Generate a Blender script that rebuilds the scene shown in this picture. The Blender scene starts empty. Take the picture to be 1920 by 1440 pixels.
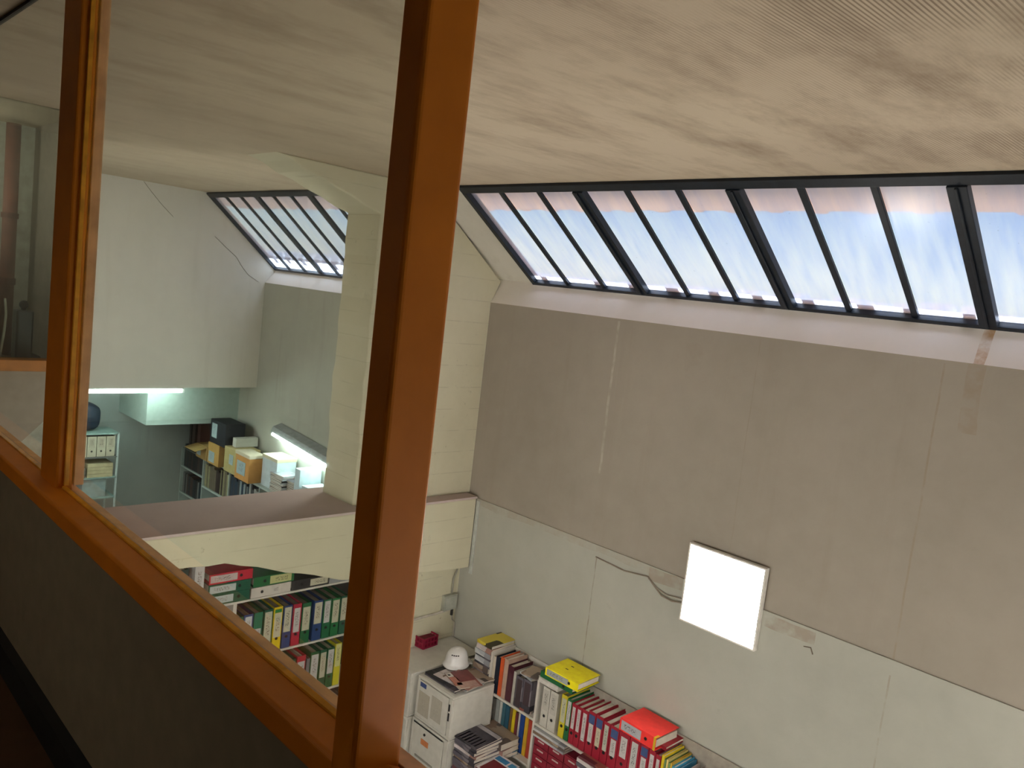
import bpy, bmesh, math, random
from mathutils import Vector, Matrix, Euler
random.seed(7)
SC = bpy.context.scene
COL = SC.collection
H = 4.7            # camera height above the lower floor; all z below are relative to the eye

# ------------------------------------------------------------------ camera
cam_d = bpy.data.cameras.new('camera'); cam = bpy.data.objects.new('camera', cam_d); COL.objects.link(cam)
R = [[0.69187902, 0.7128586, 0.11461255], [0.15735917, 0.0060447, -0.98752294], [-0.70465702, 0.70128174, -0.10799264]]
mm = Matrix(((R[0][0], -R[1][0], -R[2][0]), (R[0][1], -R[1][1], -R[2][1]), (R[0][2], -R[1][2], -R[2][2])))
cam.matrix_world = Matrix.Translation((0, 0, H)) @ mm.to_4x4()
cam_d.sensor_width = 36; cam_d.lens = 36 * 1500 / 1920; cam_d.clip_start = 0.05
SC.camera = cam

# ------------------------------------------------------------------ world, sun, exposure
world = bpy.data.worlds.new('world'); SC.world = world; world.use_nodes = True
wn = world.node_tree; wn.nodes.clear()
sky = wn.nodes.new('ShaderNodeTexSky'); sky.sky_type = 'NISHITA'; sky.sun_disc = False
sky.sun_elevation = math.radians(54); sky.sun_rotation = math.radians(180); sky.air_density = 1.3; sky.dust_density = 0.6
bg = wn.nodes.new('ShaderNodeBackground'); bg.inputs[1].default_value = 0.11
wo = wn.nodes.new('ShaderNodeOutputWorld')
wn.links.new(sky.outputs[0], bg.inputs[0]); wn.links.new(bg.outputs[0], wo.inputs[0])
sun_d = bpy.data.lights.new('sun', 'SUN'); sun_d.energy = 15.0; sun_d.angle = math.radians(0.6); sun_d.color = (1, .95, .88)
sun = bpy.data.objects.new('sun', sun_d); COL.objects.link(sun)
el = math.radians(45.5); sd = Vector((0.0 * math.cos(el), math.cos(el), math.sin(el))).normalized()
sun.rotation_euler = sd.to_track_quat('Z', 'Y').to_euler(); sun.location = (0, 8, H + 9)
SC.view_settings.view_transform = 'Standard'; SC.view_settings.look = 'None'
SC.view_settings.gamma = 1; SC.view_settings.use_curve_mapping = False
SC.view_settings.exposure = 1.3
LED_STRENGTH = 11.0
TUBE_STRENGTH = 19.0

# ------------------------------------------------------------------ materials
def srgb(r, g, b):
    f = lambda c: (c / 255 / 12.92) if c / 255 <= .04045 else ((c / 255 + .055) / 1.055) ** 2.4
    return (f(r), f(g), f(b), 1)
class NT:
    def __init__(s, name):
        s.m = bpy.data.materials.new(name); s.m.use_nodes = True; s.t = s.m.node_tree; s.t.nodes.clear()
        s.out = s.t.nodes.new('ShaderNodeOutputMaterial')
    def n(s, typ, ins=None, **kw):
        nd = s.t.nodes.new('ShaderNode' + typ)
        for k, v in kw.items(): setattr(nd, k, v)
        for k, v in (ins or {}).items():
            if isinstance(v, bpy.types.NodeSocket): s.t.links.new(v, nd.inputs[k])
            else: nd.inputs[k].default_value = v
        return nd
    def math(s, op, a, b=0.0, c=None):
        d = {0: a, 1: b}
        if c is not None: d[2] = c
        return s.n('Math', d, operation=op).outputs[0]
    def mix(s, f, a, b):
        nd = s.n('Mix', data_type='RGBA')
        for i, v in ((0, f), (6, a), (7, b)):
            if isinstance(v, bpy.types.NodeSocket): s.t.links.new(v, nd.inputs[i])
            else: nd.inputs[i].default_value = v
        return nd.outputs[2]
    def ramp(s, f, p0, p1, c0=(0, 0, 0, 1), c1=(1, 1, 1, 1)):
        nd = s.n('ValToRGB', {0: f}); e = nd.color_ramp.elements
        e[0].position = p0; e[1].position = p1; e[0].color = c0; e[1].color = c1
        return nd.outputs[0]
    def pos(s, scale=(1, 1, 1)):
        g = s.n('NewGeometry').outputs['Position']
        return s.n('Mapping', {0: g, 3: scale}).outputs[0]
    def gen(s, scale=(1, 1, 1), kind='Object'):
        g = s.n('TexCoord').outputs[kind]
        return s.n('Mapping', {0: g, 3: scale}).outputs[0]
    def noise(s, vec, scale, detail=4, rough=.55):
        return s.n('TexNoise', {'Vector': vec, 'Scale': scale, 'Detail': detail, 'Roughness': rough}).outputs[0]
    def finish(s, col, rough=.6, bump=None, bstr=.3, bdist=.01, metal=0, spec=.4, coat=0):
        p = s.n('BsdfPrincipled', {'Base Color': col, 'Roughness': rough, 'Metallic': metal, 'Specular IOR Level': spec, 'Coat Weight': coat})
        if bump is not None:
            b = s.n('Bump', {'Height': bump, 'Strength': bstr, 'Distance': bdist}); s.t.links.new(b.outputs[0], p.inputs['Normal'])
        s.t.links.new(p.outputs[0], s.out.inputs[0]); return s.m
_mc = {}
def flat(rgb, rough=.55, var=.12, name=None, spec=.4, metal=0, scale=14):
    key = (rgb, rough, var, spec, metal, scale)
    if key in _mc: return _mc[key]
    s = NT(name or 'paint_%d_%d_%d' % rgb); c = srgb(*rgb)
    n = s.noise(s.gen(), scale, 4)
    dk = tuple(v * (1 - var * 1.6) for v in c[:3]) + (1,); lt = tuple(min(1, v * (1 + var)) for v in c[:3]) + (1,)
    m = s.finish(s.ramp(n, .3, .7, dk, lt), rough, n, .08, .004, metal, spec)
    _mc[key] = m; return m
def paper(rgb, ink=(60, 55, 55), name='label_paper', axis='z'):
    """label paper with illegible handwriting-like marks down its middle"""
    key = ('paper', rgb, ink)
    if key in _mc: return _mc[key]
    s = NT(name)
    g = s.n('TexCoord').outputs['Generated']; sep = s.n('SeparateXYZ', {0: g})
    x, z = sep.outputs[0], sep.outputs[2]
    oi = s.n('ObjectInfo').outputs['Random']
    mx = s.math('LESS_THAN', s.math('ABSOLUTE', s.math('SUBTRACT', x, .5)), .26)
    mz = s.math('LESS_THAN', s.math('ABSOLUTE', s.math('SUBTRACT', z, .55)), .3)
    ofs = s.n('CombineXYZ', {0: s.math('MULTIPLY', oi, 37.0), 1: 0.0, 2: s.math('MULTIPLY', oi, 91.0)}).outputs[0]
    v = s.n('VectorMath', {0: s.n('Mapping', {0: g, 3: (5, 0, 16)}).outputs[0], 1: ofs}, operation='ADD').outputs[0]
    nz = s.noise(v, 1.3, 2)
    ink_m = s.math('MULTIPLY', s.math('MULTIPLY', mx, mz), s.math('GREATER_THAN', nz, .54))
    ink_m = s.math('MULTIPLY', ink_m, .75)
    base = s.mix(s.noise(g, 5), srgb(*[int(c * .88) for c in rgb]), srgb(*rgb))
    m = s.finish(s.mix(ink_m, base, srgb(*ink)), .7); _mc[key] = m; return m

def plaster(name, base, dark, stain, rough=.9, lines=(), drips=True, bands=(), boards=False, bstr=.35, x_joint=None):
    s = NT(name); P = s.pos()
    n1 = s.noise(P, .55, 6, .6); n2 = s.noise(P, 6, 5, .6)
    c = s.mix(s.ramp(n1, .35, .68), srgb(*dark), srgb(*base))
    c = s.mix(s.math('MULTIPLY', s.ramp(n2, .3, .75), .22), c, srgb(*[min(255, v + 14) for v in base]))
    if drips:
        d = s.noise(s.pos((5, 5, .35)), 1.6, 5, .6)
        c = s.mix(s.math('MULTIPLY', s.ramp(d, .56, .8), .35), c, srgb(*stain))
    n3 = s.noise(P, 2.2, 8, .7)
    c = s.mix(s.math('MULTIPLY', s.ramp(n3, .64, .72), .3), c, srgb(*stain))
    sep = s.n('SeparateXYZ', {0: P}); X, Y, Z = sep.outputs
    wob = s.math('MULTIPLY', s.math('SUBTRACT', s.noise(s.pos((1, 1, 1)), 2.5, 4), .5), .05)
    bump = n2
    if boards:   # board-marked concrete: horizontal joints
        zz = s.math('FRACT', s.math('ADD', s.math('DIVIDE', Z, .21), wob))
        ln = s.math('LESS_THAN', zz, .035)
        pn = s.ramp(s.noise(s.pos((9, 9, 7)), 1.8, 6, .7), .62, .70)
        ln = s.math('MULTIPLY', ln, s.ramp(s.noise(P, 5, 3), .4, .55))
        c = s.mix(s.math('MULTIPLY', ln, .2), c, srgb(*stain))
        c = s.mix(s.math('MULTIPLY', s.math('MULTIPLY', pn, s.ramp(s.noise(P, 1.7, 3), .5, .6)), .6), c, srgb(*stain))
        bump = s.math('SUBTRACT', n2, s.math('MULTIPLY', ln, .5))
    for (ax, v, w, lo, hi, k, colr) in lines:
        A = (X, Y, Z)[ax]; B = Z if ax == 0 else X
        a = s.math('LESS_THAN', s.math('ABSOLUTE', s.math('ADD', s.math('SUBTRACT', A, v), s.math('MULTIPLY', wob, .5 if w < .01 else 1.2))), w)
        b = s.math('MULTIPLY', s.math('GREATER_THAN', B, lo), s.math('LESS_THAN', B, hi))
        nn = s.ramp(s.noise(P, 9, 5), .35, .6)
        m = s.math('MULTIPLY', s.math('MULTIPLY', a, b), s.math('MULTIPLY', nn, k))
        c = s.mix(m, c, srgb(*colr))
    return s.finish(c, rough, bump, bstr, .008, spec=.25)

def ceiling_mat():
    s = NT('ribbed_ceiling'); P = s.pos()
    sep = s.n('SeparateXYZ', {0: P}); X = sep.outputs[0]; Y = sep.outputs[1]
    xw = s.math('ADD', X, s.math('MULTIPLY', s.noise(P, .8, 2), .05))
    xs = s.math('ADD', xw, s.math('MULTIPLY', Y, -.05))
    rib = s.math('SINE', s.math('MULTIPLY', xs, 2 * math.pi / .0145))
    rib = s.math('MULTIPLY_ADD', rib, .5, .5)
    vv = s.n('CombineXYZ', {0: s.math('MULTIPLY', xs, 3.2), 1: s.math('MULTIPLY', Y, 1.1), 2: 0.0}).outputs[0]
    st = s.noise(vv, 1.1, 7, .68)
    c = s.mix(s.ramp(s.noise(P, .5, 5), .3, .7), srgb(186, 170, 149), srgb(200, 185, 163))
    c = s.mix(s.math('MULTIPLY', s.ramp(st, .45, .72), s.n('MapRange', {0: X, 1: -5.5, 2: -1.5, 3: .2, 4: .72}).outputs[0]), c, srgb(124, 104, 86))
    vis = s.ramp(X, -3.5, .5); vis2 = s.math('MULTIPLY', s.ramp(s.noise(P, 1.1, 4), .40, .6), 1.0)
    near = s.n('MapRange', {0: X, 1: -2.6, 2: -1.0, 3: 0.0, 4: 1.0}).outputs[0]
    ribm = s.math('MULTIPLY', s.math('MULTIPLY', s.ramp(rib, .45, .8), vis2), s.math('MULTIPLY', near, .75))
    c = s.mix(ribm, c, srgb(122, 104, 88))
    bump = s.math('ADD', s.math('MULTIPLY', rib, s.math('MULTIPLY', near, .3)), s.noise(P, 5, 5))
    return s.finish(c, .92, bump, .3, .01, spec=.2)

def glass_mat(name, tint=(.96, .98, .97, 1), ior=1.45, dirt=0.0, dirt_col=(.5, .5, .45, 1)):
    s = NT(name)
    tr = s.n('BsdfTransparent', {0: tint}); gl = s.n('BsdfGlossy', {0: (1, 1, 1, 1), 1: .03})
    fr = s.n('Fresnel', {0: ior})
    m = s.n('MixShader', {0: s.math('MULTIPLY', fr.outputs[0], .25), 1: tr.outputs[0], 2: gl.outputs[0]})
    if dirt:
        d = s.n('BsdfTranslucent', {0: dirt_col}); P = s.pos((3, 3, 1))
        k = s.math('MULTIPLY', s.ramp(s.noise(P, 2.5, 6), .25, .8), dirt)
        m = s.n('MixShader', {0: k, 1: m.outputs[0], 2: d.outputs[0]})
    s.t.links.new(m.outputs[0], s.out.inputs[0]); return s.m
def skylight_glass():
    s = NT('reeded_skylight_glass')
    P = s.pos(); st = s.noise(s.pos((9, 1.2, 1.2)), 2.2, 5, .6); sp = s.noise(s.pos((18, 12, 12)), 2.0, 5, .65)
    patch = s.ramp(s.noise(P, 1.6, 4), .45, .62)
    specks = s.math('MULTIPLY', s.ramp(sp, .66, .72), patch)
    tcol = s.mix(s.ramp(st, .3, .7), (.66, .78, .99, 1), (.80, .89, 1, 1))
    tcol = s.mix(s.math('MULTIPLY', specks, .6), tcol, (.35, .42, .42, 1))
    tr = s.n('BsdfTransparent', {0: tcol}); tl = s.n('BsdfTranslucent', {0: s.mix(.8, (.75, .72, .8, 1), tcol)})
    m = s.n('MixShader', {0: .38, 1: tr.outputs[0], 2: tl.outputs[0]})
    gl = s.n('BsdfGlossy', {0: (1, 1, 1, 1), 1: .2})
    m = s.n('MixShader', {0: .04, 1: m.outputs[0], 2: gl.outputs[0]})
    s.t.links.new(m.outputs[0], s.out.inputs[0]); return s.m
def emit(name, col, st):
    s = NT(name); e = s.n('Emission', {0: col, 1: st}); s.t.links.new(e.outputs[0], s.out.inputs[0]); return s.m
def varnish():
    s = NT('ochre_varnished_frame'); v = s.pos((2.5, 2.5, 2.5)); n = s.noise(v, 3, 5)
    c = s.mix(s.ramp(n, .3, .75), srgb(192, 110, 18), srgb(210, 124, 26))
    return s.finish(c, .5, s.noise(s.pos(), 30, 3), .06, .003, spec=.25)
def printed(name, cols, scale=9):
    """magazine cover: irregular printed patches"""
    s = NT(name); v = s.gen(); vo = s.n('TexVoronoi', {'Vector': s.n('Mapping', {0: v, 3: (1, 1, .6)}).outputs[0], 'Scale': scale}, distance='CHEBYCHEV')
    k = s.n('SeparateColor', {0: vo.outputs['Color']}).outputs[0]
    c = s.mix(s.ramp(k, .3, .34), srgb(*cols[0]), srgb(*cols[1]))
    c = s.mix(s.ramp(k, .66, .7), c, srgb(*cols[2]))
    return s.finish(c, .4)

M = {}
RUST = (150, 128, 104); SMEAR = (146, 124, 104)
M['wall_far'] = plaster('painted_wall_plaster', (166, 157, 145), (154, 145, 133), (150, 138, 124),
    lines=[(0, -2.86, .004, H - 2.05, H - .1, .5, (150, 138, 124)), (0, -3.08, .004, H - .9, H - .1, .35, (160, 148, 134)),
           (0, -1.63, .006, H - 2.3, H - .1, .55, (150, 134, 114)), (0, -4.16, .012, H - 1.4, H - .1, .3, (214, 208, 200)),
           (0, -1.45, .05, H - .5, H - .06, .35, RUST)])
M['wall_low'] = plaster('lower_wall_plaster', (182, 181, 170), (168, 167, 156), (150, 142, 130),
    lines=[(0, -4.06, .006, H - 3.2, H - 2.1, .7, (140, 128, 114)), (2, H - 2.06, .05, -3.52, -3.2, .5, SMEAR),
           (2, H - 2.06, .045, -2.5, -2.13, .5, SMEAR), (2, H - 2.03, .035, -5.6, -3.5, .5, (166, 152, 136)), (0, -1.63, .006, 0, H - 2.1, .5, (150, 134, 114))], drips=False)
M['wall_end'] = plaster('end_wall_plaster', (216, 212, 202), (206, 202, 192), (184, 176, 162))
M['wall_left_bay'] = plaster('left_bay_wall_plaster', (182, 182, 171), (172, 172, 161), (150, 144, 132))
M['wall_gray'] = plaster('grey_recess_plaster', (172, 180, 176), (150, 158, 154), (120, 126, 122))
M['concrete'] = plaster('whitewashed_board_concrete', (210, 205, 180), (196, 190, 165), (124, 112, 92), drips=False, boards=True, bstr=.6)
M['beam_top'] = plaster('dusty_concrete_ledge', (206, 190, 186), (184, 168, 164), (140, 126, 120), drips=False)
M['ceiling'] = ceiling_mat()
M['sill'] = plaster('sill_plaster', (238, 232, 226), (230, 222, 214), (214, 186, 150), lines=[(0, -1.45, .03, H - .1, H + .2, .8, (186, 140, 84))], drips=False)
M['floor'] = plaster('floor_screed', (196, 190, 180), (180, 174, 166), (150, 144, 136), drips=False)
M['dark_floor'] = flat((70, 46, 26), .5)
M['dado'] = flat((126, 116, 96), .8, .06)
M['room_wall'] = flat((170, 160, 146), .9, .06)
M['steel'] = flat((24, 32, 42), .45, .2)
M['orange'] = varnish()
M['bead'] = flat((232, 164, 46), .4, .2)
M['outer_rail'] = flat((230, 176, 124), .5, .15)
M['black'] = flat((22, 22, 24), .6)
M['dark'] = flat((44, 42, 42), .7)
M['metal'] = flat((150, 152, 156), .3, .08, metal=.8)
M['white_metal'] = flat((206, 203, 194), .45, .05)
M['shelf_white'] = flat((208, 203, 194), .5, .04)
M['page'] = flat((214, 206, 192), .8, .08)
M['page2'] = flat((190, 182, 168), .8, .1)
M['glass'] = glass_mat('window_glass', (.94, .955, .93, 1), ior=1.3, dirt=.012)
M['sky_glass'] = skylight_glass()
M['led'] = emit('led_diffuser_glow', (1, .96, .88, 1), LED_STRENGTH)
M['tube'] = emit('fluorescent_tube_glow', (.80, 1, .96, 1), TUBE_STRENGTH)

# ------------------------------------------------------------------ mesh helpers
class MB:
    def __init__(s, off=(0, 0, 0)): s.bm = bmesh.new(); s.o = Vector(off)
    def v(s, p): return s.bm.verts.new(Vector(p) + s.o)
    def hexa(s, ps):
        vs = [s.v(p) for p in ps]
        for f in ((0, 3, 2, 1), (4, 5, 6, 7), (0, 1, 5, 4), (1, 2, 6, 5), (2, 3, 7, 6), (3, 0, 4, 7)): s.bm.faces.new([vs[i] for i in f])
    def box(s, x0, x1, y0, y1, z0, z1):
        s.hexa([(x0, y0, z0), (x1, y0, z0), (x1, y1, z0), (x0, y1, z0), (x0, y0, z1), (x1, y0, z1), (x1, y1, z1), (x0, y1, z1)]); return s
    def prism(s, prof, a0, a1, ax=0):
        """closed profile extruded along an axis; profile is in the two other axes"""
        def P(a, q):
            return ((a, q[0], q[1]), (q[0], a, q[1]), (q[0], q[1], a))[ax]
        A = [s.v(P(a0, q)) for q in prof]; B = [s.v(P(a1, q)) for q in prof]; n = len(prof)
        s.bm.faces.new(A[::-1]); s.bm.faces.new(B)
        for i in range(n): s.bm.faces.new((A[i], A[(i + 1) % n], B[(i + 1) % n], B[i]))
        return s
    def tube(s, pts, r, seg=10, cap=True):
        pts = [Vector(p) for p in pts]; rings = []
        for i, p in enumerate(pts):
            d = (pts[min(i + 1, len(pts) - 1)] - pts[max(i - 1, 0)]).normalized()
            a = d.cross(Vector((0, 0, 1)) if abs(d.z) < .9 else Vector((1, 0, 0))).normalized(); b = d.cross(a)
            rings.append([s.v(p + (a * math.cos(t) + b * math.sin(t)) * r) for t in [2 * math.pi * k / seg for k in range(seg)]])
        for q, w in zip(rings, rings[1:]):
            for k in range(seg): s.bm.faces.new((q[k], q[(k + 1) % seg], w[(k + 1) % seg], w[k]))
        if cap: s.bm.faces.new(rings[0][::-1]); s.bm.faces.new(rings[-1])
        return s
    def lathe(s, prof, seg=24, c=(0, 0, 0), sx=1, sy=1):
        rings = []
        for r, z in prof:
            if r < 1e-6: rings.append([s.v((c[0], c[1], c[2] + z))])
            else: rings.append([s.v((c[0] + r * sx * math.cos(2 * math.pi * k / seg), c[1] + r * sy * math.sin(2 * math.pi * k / seg), c[2] + z)) for k in range(seg)])
        for q, w in zip(rings, rings[1:]):
            for k in range(seg):
                k2 = (k + 1) % seg
                f = [q[k % len(q)]] + ([q[k2]] if len(q) > 1 else []) + ([w[k2]] if len(w) > 1 else []) + [w[k % len(w)]]
                if len(set(f)) > 2: s.bm.faces.new(f)
        return s
    def grid_face(s, fn, nu, nv):
        g = [[s.v(fn(i / nu, j / nv)) for j in range(nv + 1)] for i in range(nu + 1)]
        for i in range(nu):
            for j in range(nv): s.bm.faces.new((g[i][j], g[i + 1][j], g[i + 1][j + 1], g[i][j + 1]))
        return s
    def mesh(s, name, mat, smooth=False):
        bmesh.ops.recalc_face_normals(s.bm, faces=s.bm.faces[:])
        me = bpy.data.meshes.new(name); s.bm.to_mesh(me); s.bm.free()
        me.materials.append(mat)
        if smooth:
            for p in me.polygons: p.use_smooth = True
        return me
    def build(s, name, mat, parent=None, bevel=0, smooth=False, loc=None, seg=2):
        o = bpy.data.objects.new(name, s.mesh(name, mat, smooth)); COL.objects.link(o)
        if parent: o.parent = parent
        if loc: o.location = loc
        if bevel:
            b = o.modifiers.new('bevel', 'BEVEL'); b.width = bevel; b.segments = seg; b.limit_method = 'ANGLE'
        return o
def A(): return MB((0, 0, H))
def tag(o, label=None, cat=None, group=None, kind=None):
    if label: o['label'] = label
    if cat: o['category'] = cat
    if group: o['group'] = group
    if kind: o['kind'] = kind
    return o
def struct(o, label=None):
    o['kind'] = 'structure'
    if label: o['label'] = label
    return o
def thing(name, loc, label, cat, group=None, rot=(0, 0, 0)):
    o = bpy.data.objects.new(name, None); COL.objects.link(o); o.empty_display_size = .05
    o.location = (loc[0], loc[1], loc[2] + H); o.rotation_euler = rot
    return tag(o, label, cat, group)
def inst(name, me, parent, loc=(0, 0, 0)):
    o = bpy.data.objects.new(name, me); COL.objects.link(o); o.parent = parent; o.location = loc; return o
def rough_poly(pts, amp=.012, step=.09, chips=.0):
    """open outline with chipped, irregular edges"""
    out = []
    n = len(pts)
    for i in range(n - 1):
        a = Vector(pts[i]).to_2d(); b = Vector(pts[i + 1]).to_2d(); L = (b - a).length; k = max(1, int(L / step))
        nr = Vector((-(b - a).y, (b - a).x)) / max(L, 1e-6)
        for j in range(k):
            p = a + (b - a) * (j / k)
            if j: p = p + nr * (random.uniform(-amp, amp) + (random.uniform(.0, chips) if random.random() < .2 else 0))
            out.append((p.x, p.y))
    out.append(tuple(pts[-1]))
    return out

# ------------------------------------------------------------------ SETTING
GT = (4.42, .872); GB = (5.45, .155); GBL = (5.45, .0)          # glazing plane top / bottom (right bay, left bay)
XR = 1.6; NY = .70
# far wall, right bay
struct(A().box(-5.9, XR, 5.3, 5.5, -2.0, -.08).build('wall_back', M['wall_far']), 'tall off-white plastered wall under the long skylight')
struct(A().box(-5.9, XR, 5.285, 5.5, -4.7, -2.0).build('wall_back_lower', M['wall_low']), 'lower greenish-white part of the long wall behind the bookshelves')
struct(A().box(-12.2, -6.0, 5.3, 5.5, -4.7, -.2).build('wall_back_far', M['wall_left_bay']), 'wall of the far bay beyond the concrete column')
struct(A().prism([(5.3, -.08), (5.46, .15), (5.62, .15), (5.62, -.4), (5.5, -.4), (5.5, -.08)], -5.9, XR).build('trim_1', M['sill']), 'sloping plastered sill under the long skylight')
struct(A().prism([(5.3, -.2), (5.46, -.01), (5.62, -.01), (5.62, -.4), (5.5, -.4), (5.5, -.2)], -10.5, -6.0).build('trim_2', M['sill']), 'sloping sill under the far skylight')
# ceiling slab
struct(A().box(-12.2, XR, -2.6, 4.42, .875, 1.03).build('ceiling', M['ceiling']), 'rib-textured concrete ceiling with brown stains')
# end wall of far bay above the recess
struct(A().prism([(.85, .875), (4.45, .875), (5.46, -.0), (5.5, -.2), (5.5, -1.665), (.85, -1.70)], -10.5, -10.35).build('wall_end', M['wall_end']), 'end wall of the far bay with a thin crack')
struct(A().box(-12.2, -10.5, .85, 5.3, -1.66, -1.5).build('ceiling_recess', M['wall_end']), 'low soffit over the recess behind the far bay')
struct(A().box(-12.1, -11.9, .85, 5.3, -4.7, -1.66).build('wall_recess', M['wall_gray']), 'grey plastered wall at the back of the recess')
struct(A().box(-11.9, -10.85, 4.02, 5.3, -2.265, -1.66).build('ceiling_duct', flat((170, 188, 180), .7, .05)), 'white boxed-in duct under the recess ceiling')
# reveal strip beside the pier, in the slope of the glazing
struct(A().prism([(4.42, .875), (5.46, .15), (5.49, .15), (5.49, .18), (4.44, .91), (4.42, .91)], -5.95, -5.335).build('trim_3', M['wall_end']), 'plastered reveal between column and skylight')
# concrete portal frame
col = rough_poly([(3.93, -1.98), (3.93, .565), (3.5, .70), (2.95, .876)], .012, .12) 
prof = col + [(4.42, .876), (5.41, .13), (5.31, -.08), (5.31, -1.98)]
struct(A().prism(prof, -6.25, -5.745).build('column', M['concrete'], bevel=.012), 'whitewashed board-marked concrete column with a haunch')
prof = [(5.27, -2.0)] + rough_poly([(5.27, -2.70), (4.7, -2.66), (3.79, -2.58), (2.73, -2.265), (.86, -2.22)], .010, .13) + [(.86, -2.0)]
struct(A().prism(prof, -6.38, -5.60).build('beam', M['concrete'], bevel=.01), 'deep concrete beam crossing the hall, haunched at the column')
struct(A().box(-6.39, -5.585, .86, 5.265, -1.995, -1.975).build('trim_4', M['beam_top']), 'dusty ledge on top of the beam')
struct(A().box(-6.3, -5.745, 4.36, 5.3, -4.7, -2.6).build('wall_left', M['concrete']), 'whitewashed wall under the beam end')
struct(A().box(-12.2, XR, .86, 5.5, -4.8, -4.7).build('floor', M['floor']))
struct(A().box(XR, XR + .15, -2.6, 5.6, -4.7, .9).build('wall_right', M['wall_end']))
# near wall under the interior window, upstairs room
struct(A().box(-7.4, XR, NY + .02, NY + .16, -4.7, -.835).build('wall_near', M['dado']), 'dark painted panel below the orange window frame')
struct(A().box(-7.4, XR, -2.6, NY + .02, -1.62, -1.5).build('floor_upper', M['dark_floor']))
struct(A().box(-7.4, XR, -2.75, -2.6, -1.62, .9).build('wall_near_back', M['room_wall']))
struct(A().box(-7.55, -7.4, -2.75, .86, -4.7, .9).build('wall_near_left', M['room_wall']))
struct(A().box(-7.4, XR, NY - .012, NY + .02, -1.5, -1.40).build('baseboard_near', M['black']))
# partition with a window, on the beam line at the left end
wl = A()
wl.prism([(.86, -.86), (1.72, -.86), (1.72, -1.02), (1.40, -1.36), (.86, -1.9)], -6.12, -6.0)
struct(wl.build('wall_partition', M['room_wall']), 'plastered partition below a small inner window')
struct(A().box(-7.4, -7.3, .86, 1.9, -1.9, .875).build('wall_partition_back', flat((206, 208, 194), .9)))
struct(A().box(-7.3, -6.12, 1.72, 1.8, -1.0, .875).build('wall_partition_side', M['room_wall']))
struct(A().box(-7.3, -6.12, .86, 1.8, -1.0, -.9).build('floor_partition', M['dark']))

# ------------------------------------------------------------------ SKYLIGHTS
def skylight(name, x0, x1, bot, n, pitch, label):
    T = Vector((0, GT[0], GT[1])); B = Vector((0, bot[0], bot[1])); u = (T - B).normalized(); L = (T - B).length
    nr = Vector((0, u.z, -u.y)) if u.z > 0 else Vector((0, -u.z, u.y))     # outward
    def ob(mb, xa, xb, s0, s1, d0, d1):
        P = lambda x, s, d: Vector((x, 0, 0)) + B + u * s + nr * d
        mb.hexa([P(xa, s0, d0), P(xb, s0, d0), P(xb, s0, d1), P(xa, s0, d1), P(xa, s1, d0), P(xb, s1, d0), P(xb, s1, d1), P(xa, s1, d1)])
    root = thing(name, (0, 0, 0), label, 'window'); root['kind'] = 'structure'; root.location = (0, 0, 0)
    del root['category']
    fr = A(); ob(fr, x0, x1, 0, .035, -.03, .05); ob(fr, x0, x1, L - .06, L + .01, -.03, .05)
    ob(fr, x0, x0 + .05, .035, L - .06, -.03, .05); ob(fr, x1 - .05, x1, .035, L - .06, -.03, .05)
    fr.build('window_frame', M['steel'], root, bevel=.004)
    for k in range(1, n):
        x = x0 + .02 + k * pitch
        if x > x1 - .1: break
        mb = A(); w = (.05 if k % 3 == 0 else .021) * (1 if x1 > 0 else 1.05)
        ob(mb, x - w, x + w, .035, L - .06, -.04 if k % 3 == 0 and x1 > 0 else -.012, .012)
        if k % 3 == 0 and x1 > 0: ob(mb, x - .008, x + .008, .035, L - .06, -.055, -.04)
        mb.build('mullion', M['steel'], root, bevel=.004)
    for k in range(n):
        xa = max(x0 + .05, x0 + .02 + k * pitch + .02); xb = min(x1 - .05, x0 + .02 + (k + 1) * pitch - .02)
        if xb - xa < .05: break
        mb = A(); ob(mb, xa, xb, .03, L - .05, .012, .018); mb.build('window_pane', M['sky_glass'], root)
skylight('window_1', -5.335, XR, GB, 22, .4285, 'long sloping skylight with dark steel bars along the right hall')
skylight('window_2', -10.37, -6.42, GBL, 11, .41, 'sloping steel-barred skylight of the far bay')
# outside: eave above the glass and a broken row of sunlit blocks at its foot
struct(A().box(-13, 5, 4.3, 6.15, 1.035, 1.10).build('roof_deck', flat((176, 158, 146), .9)))
ev = A(); ev.prism([(4.45, .93), (6.1, .935), (6.1, 1.035), (4.45, 1.035)], -13, 5)
x = -12.9
while x < 4.8:
    w = random.uniform(.07, .14); ev.box(x, x + w, 6.1, 6.19 + random.uniform(0, .06), .935, 1.035); x += w + random.uniform(.16, .3)  # blocks added along the eave edge so its sun shadow breaks up
ev.build('roof_eave', flat((206, 164, 138), .9))['kind'] = 'structure'
struct(A().box(-17, 8, 5.64, 24, -.75, -.6).build('terrace', flat((206, 198, 186), .95)), 'pale terrace added beyond the skylights to bounce sun under the eave')  # added to throw sunlight up under the eave
pb = A(); x = -15
while x < 5:
    w = random.uniform(.14, .24)
    z0 = .02
    pb.box(x, x + w, 7.4, 7.6, z0, random.uniform(.31, .36))
    x += w + random.uniform(.05, .12)
pb.box(-17, 6, 7.4, 7.8, -.6, .24)
struct(pb.build('parapet', flat((236, 234, 230), .9)), 'sunlit outside parapet of white blocks seen through the foot of the glass')

struct(A().prism([(4.45, .875), (5.46, -.01), (5.62, -.01), (5.62, .3), (4.62, 1.02), (4.42, 1.02)], -6.42, -6.2).build('trim_5', M['wall_end']), 'added hidden strip between far skylight and column, keeping sun off the beam')  # added strip, hidden by the column, keeps sun off the beam
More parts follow.
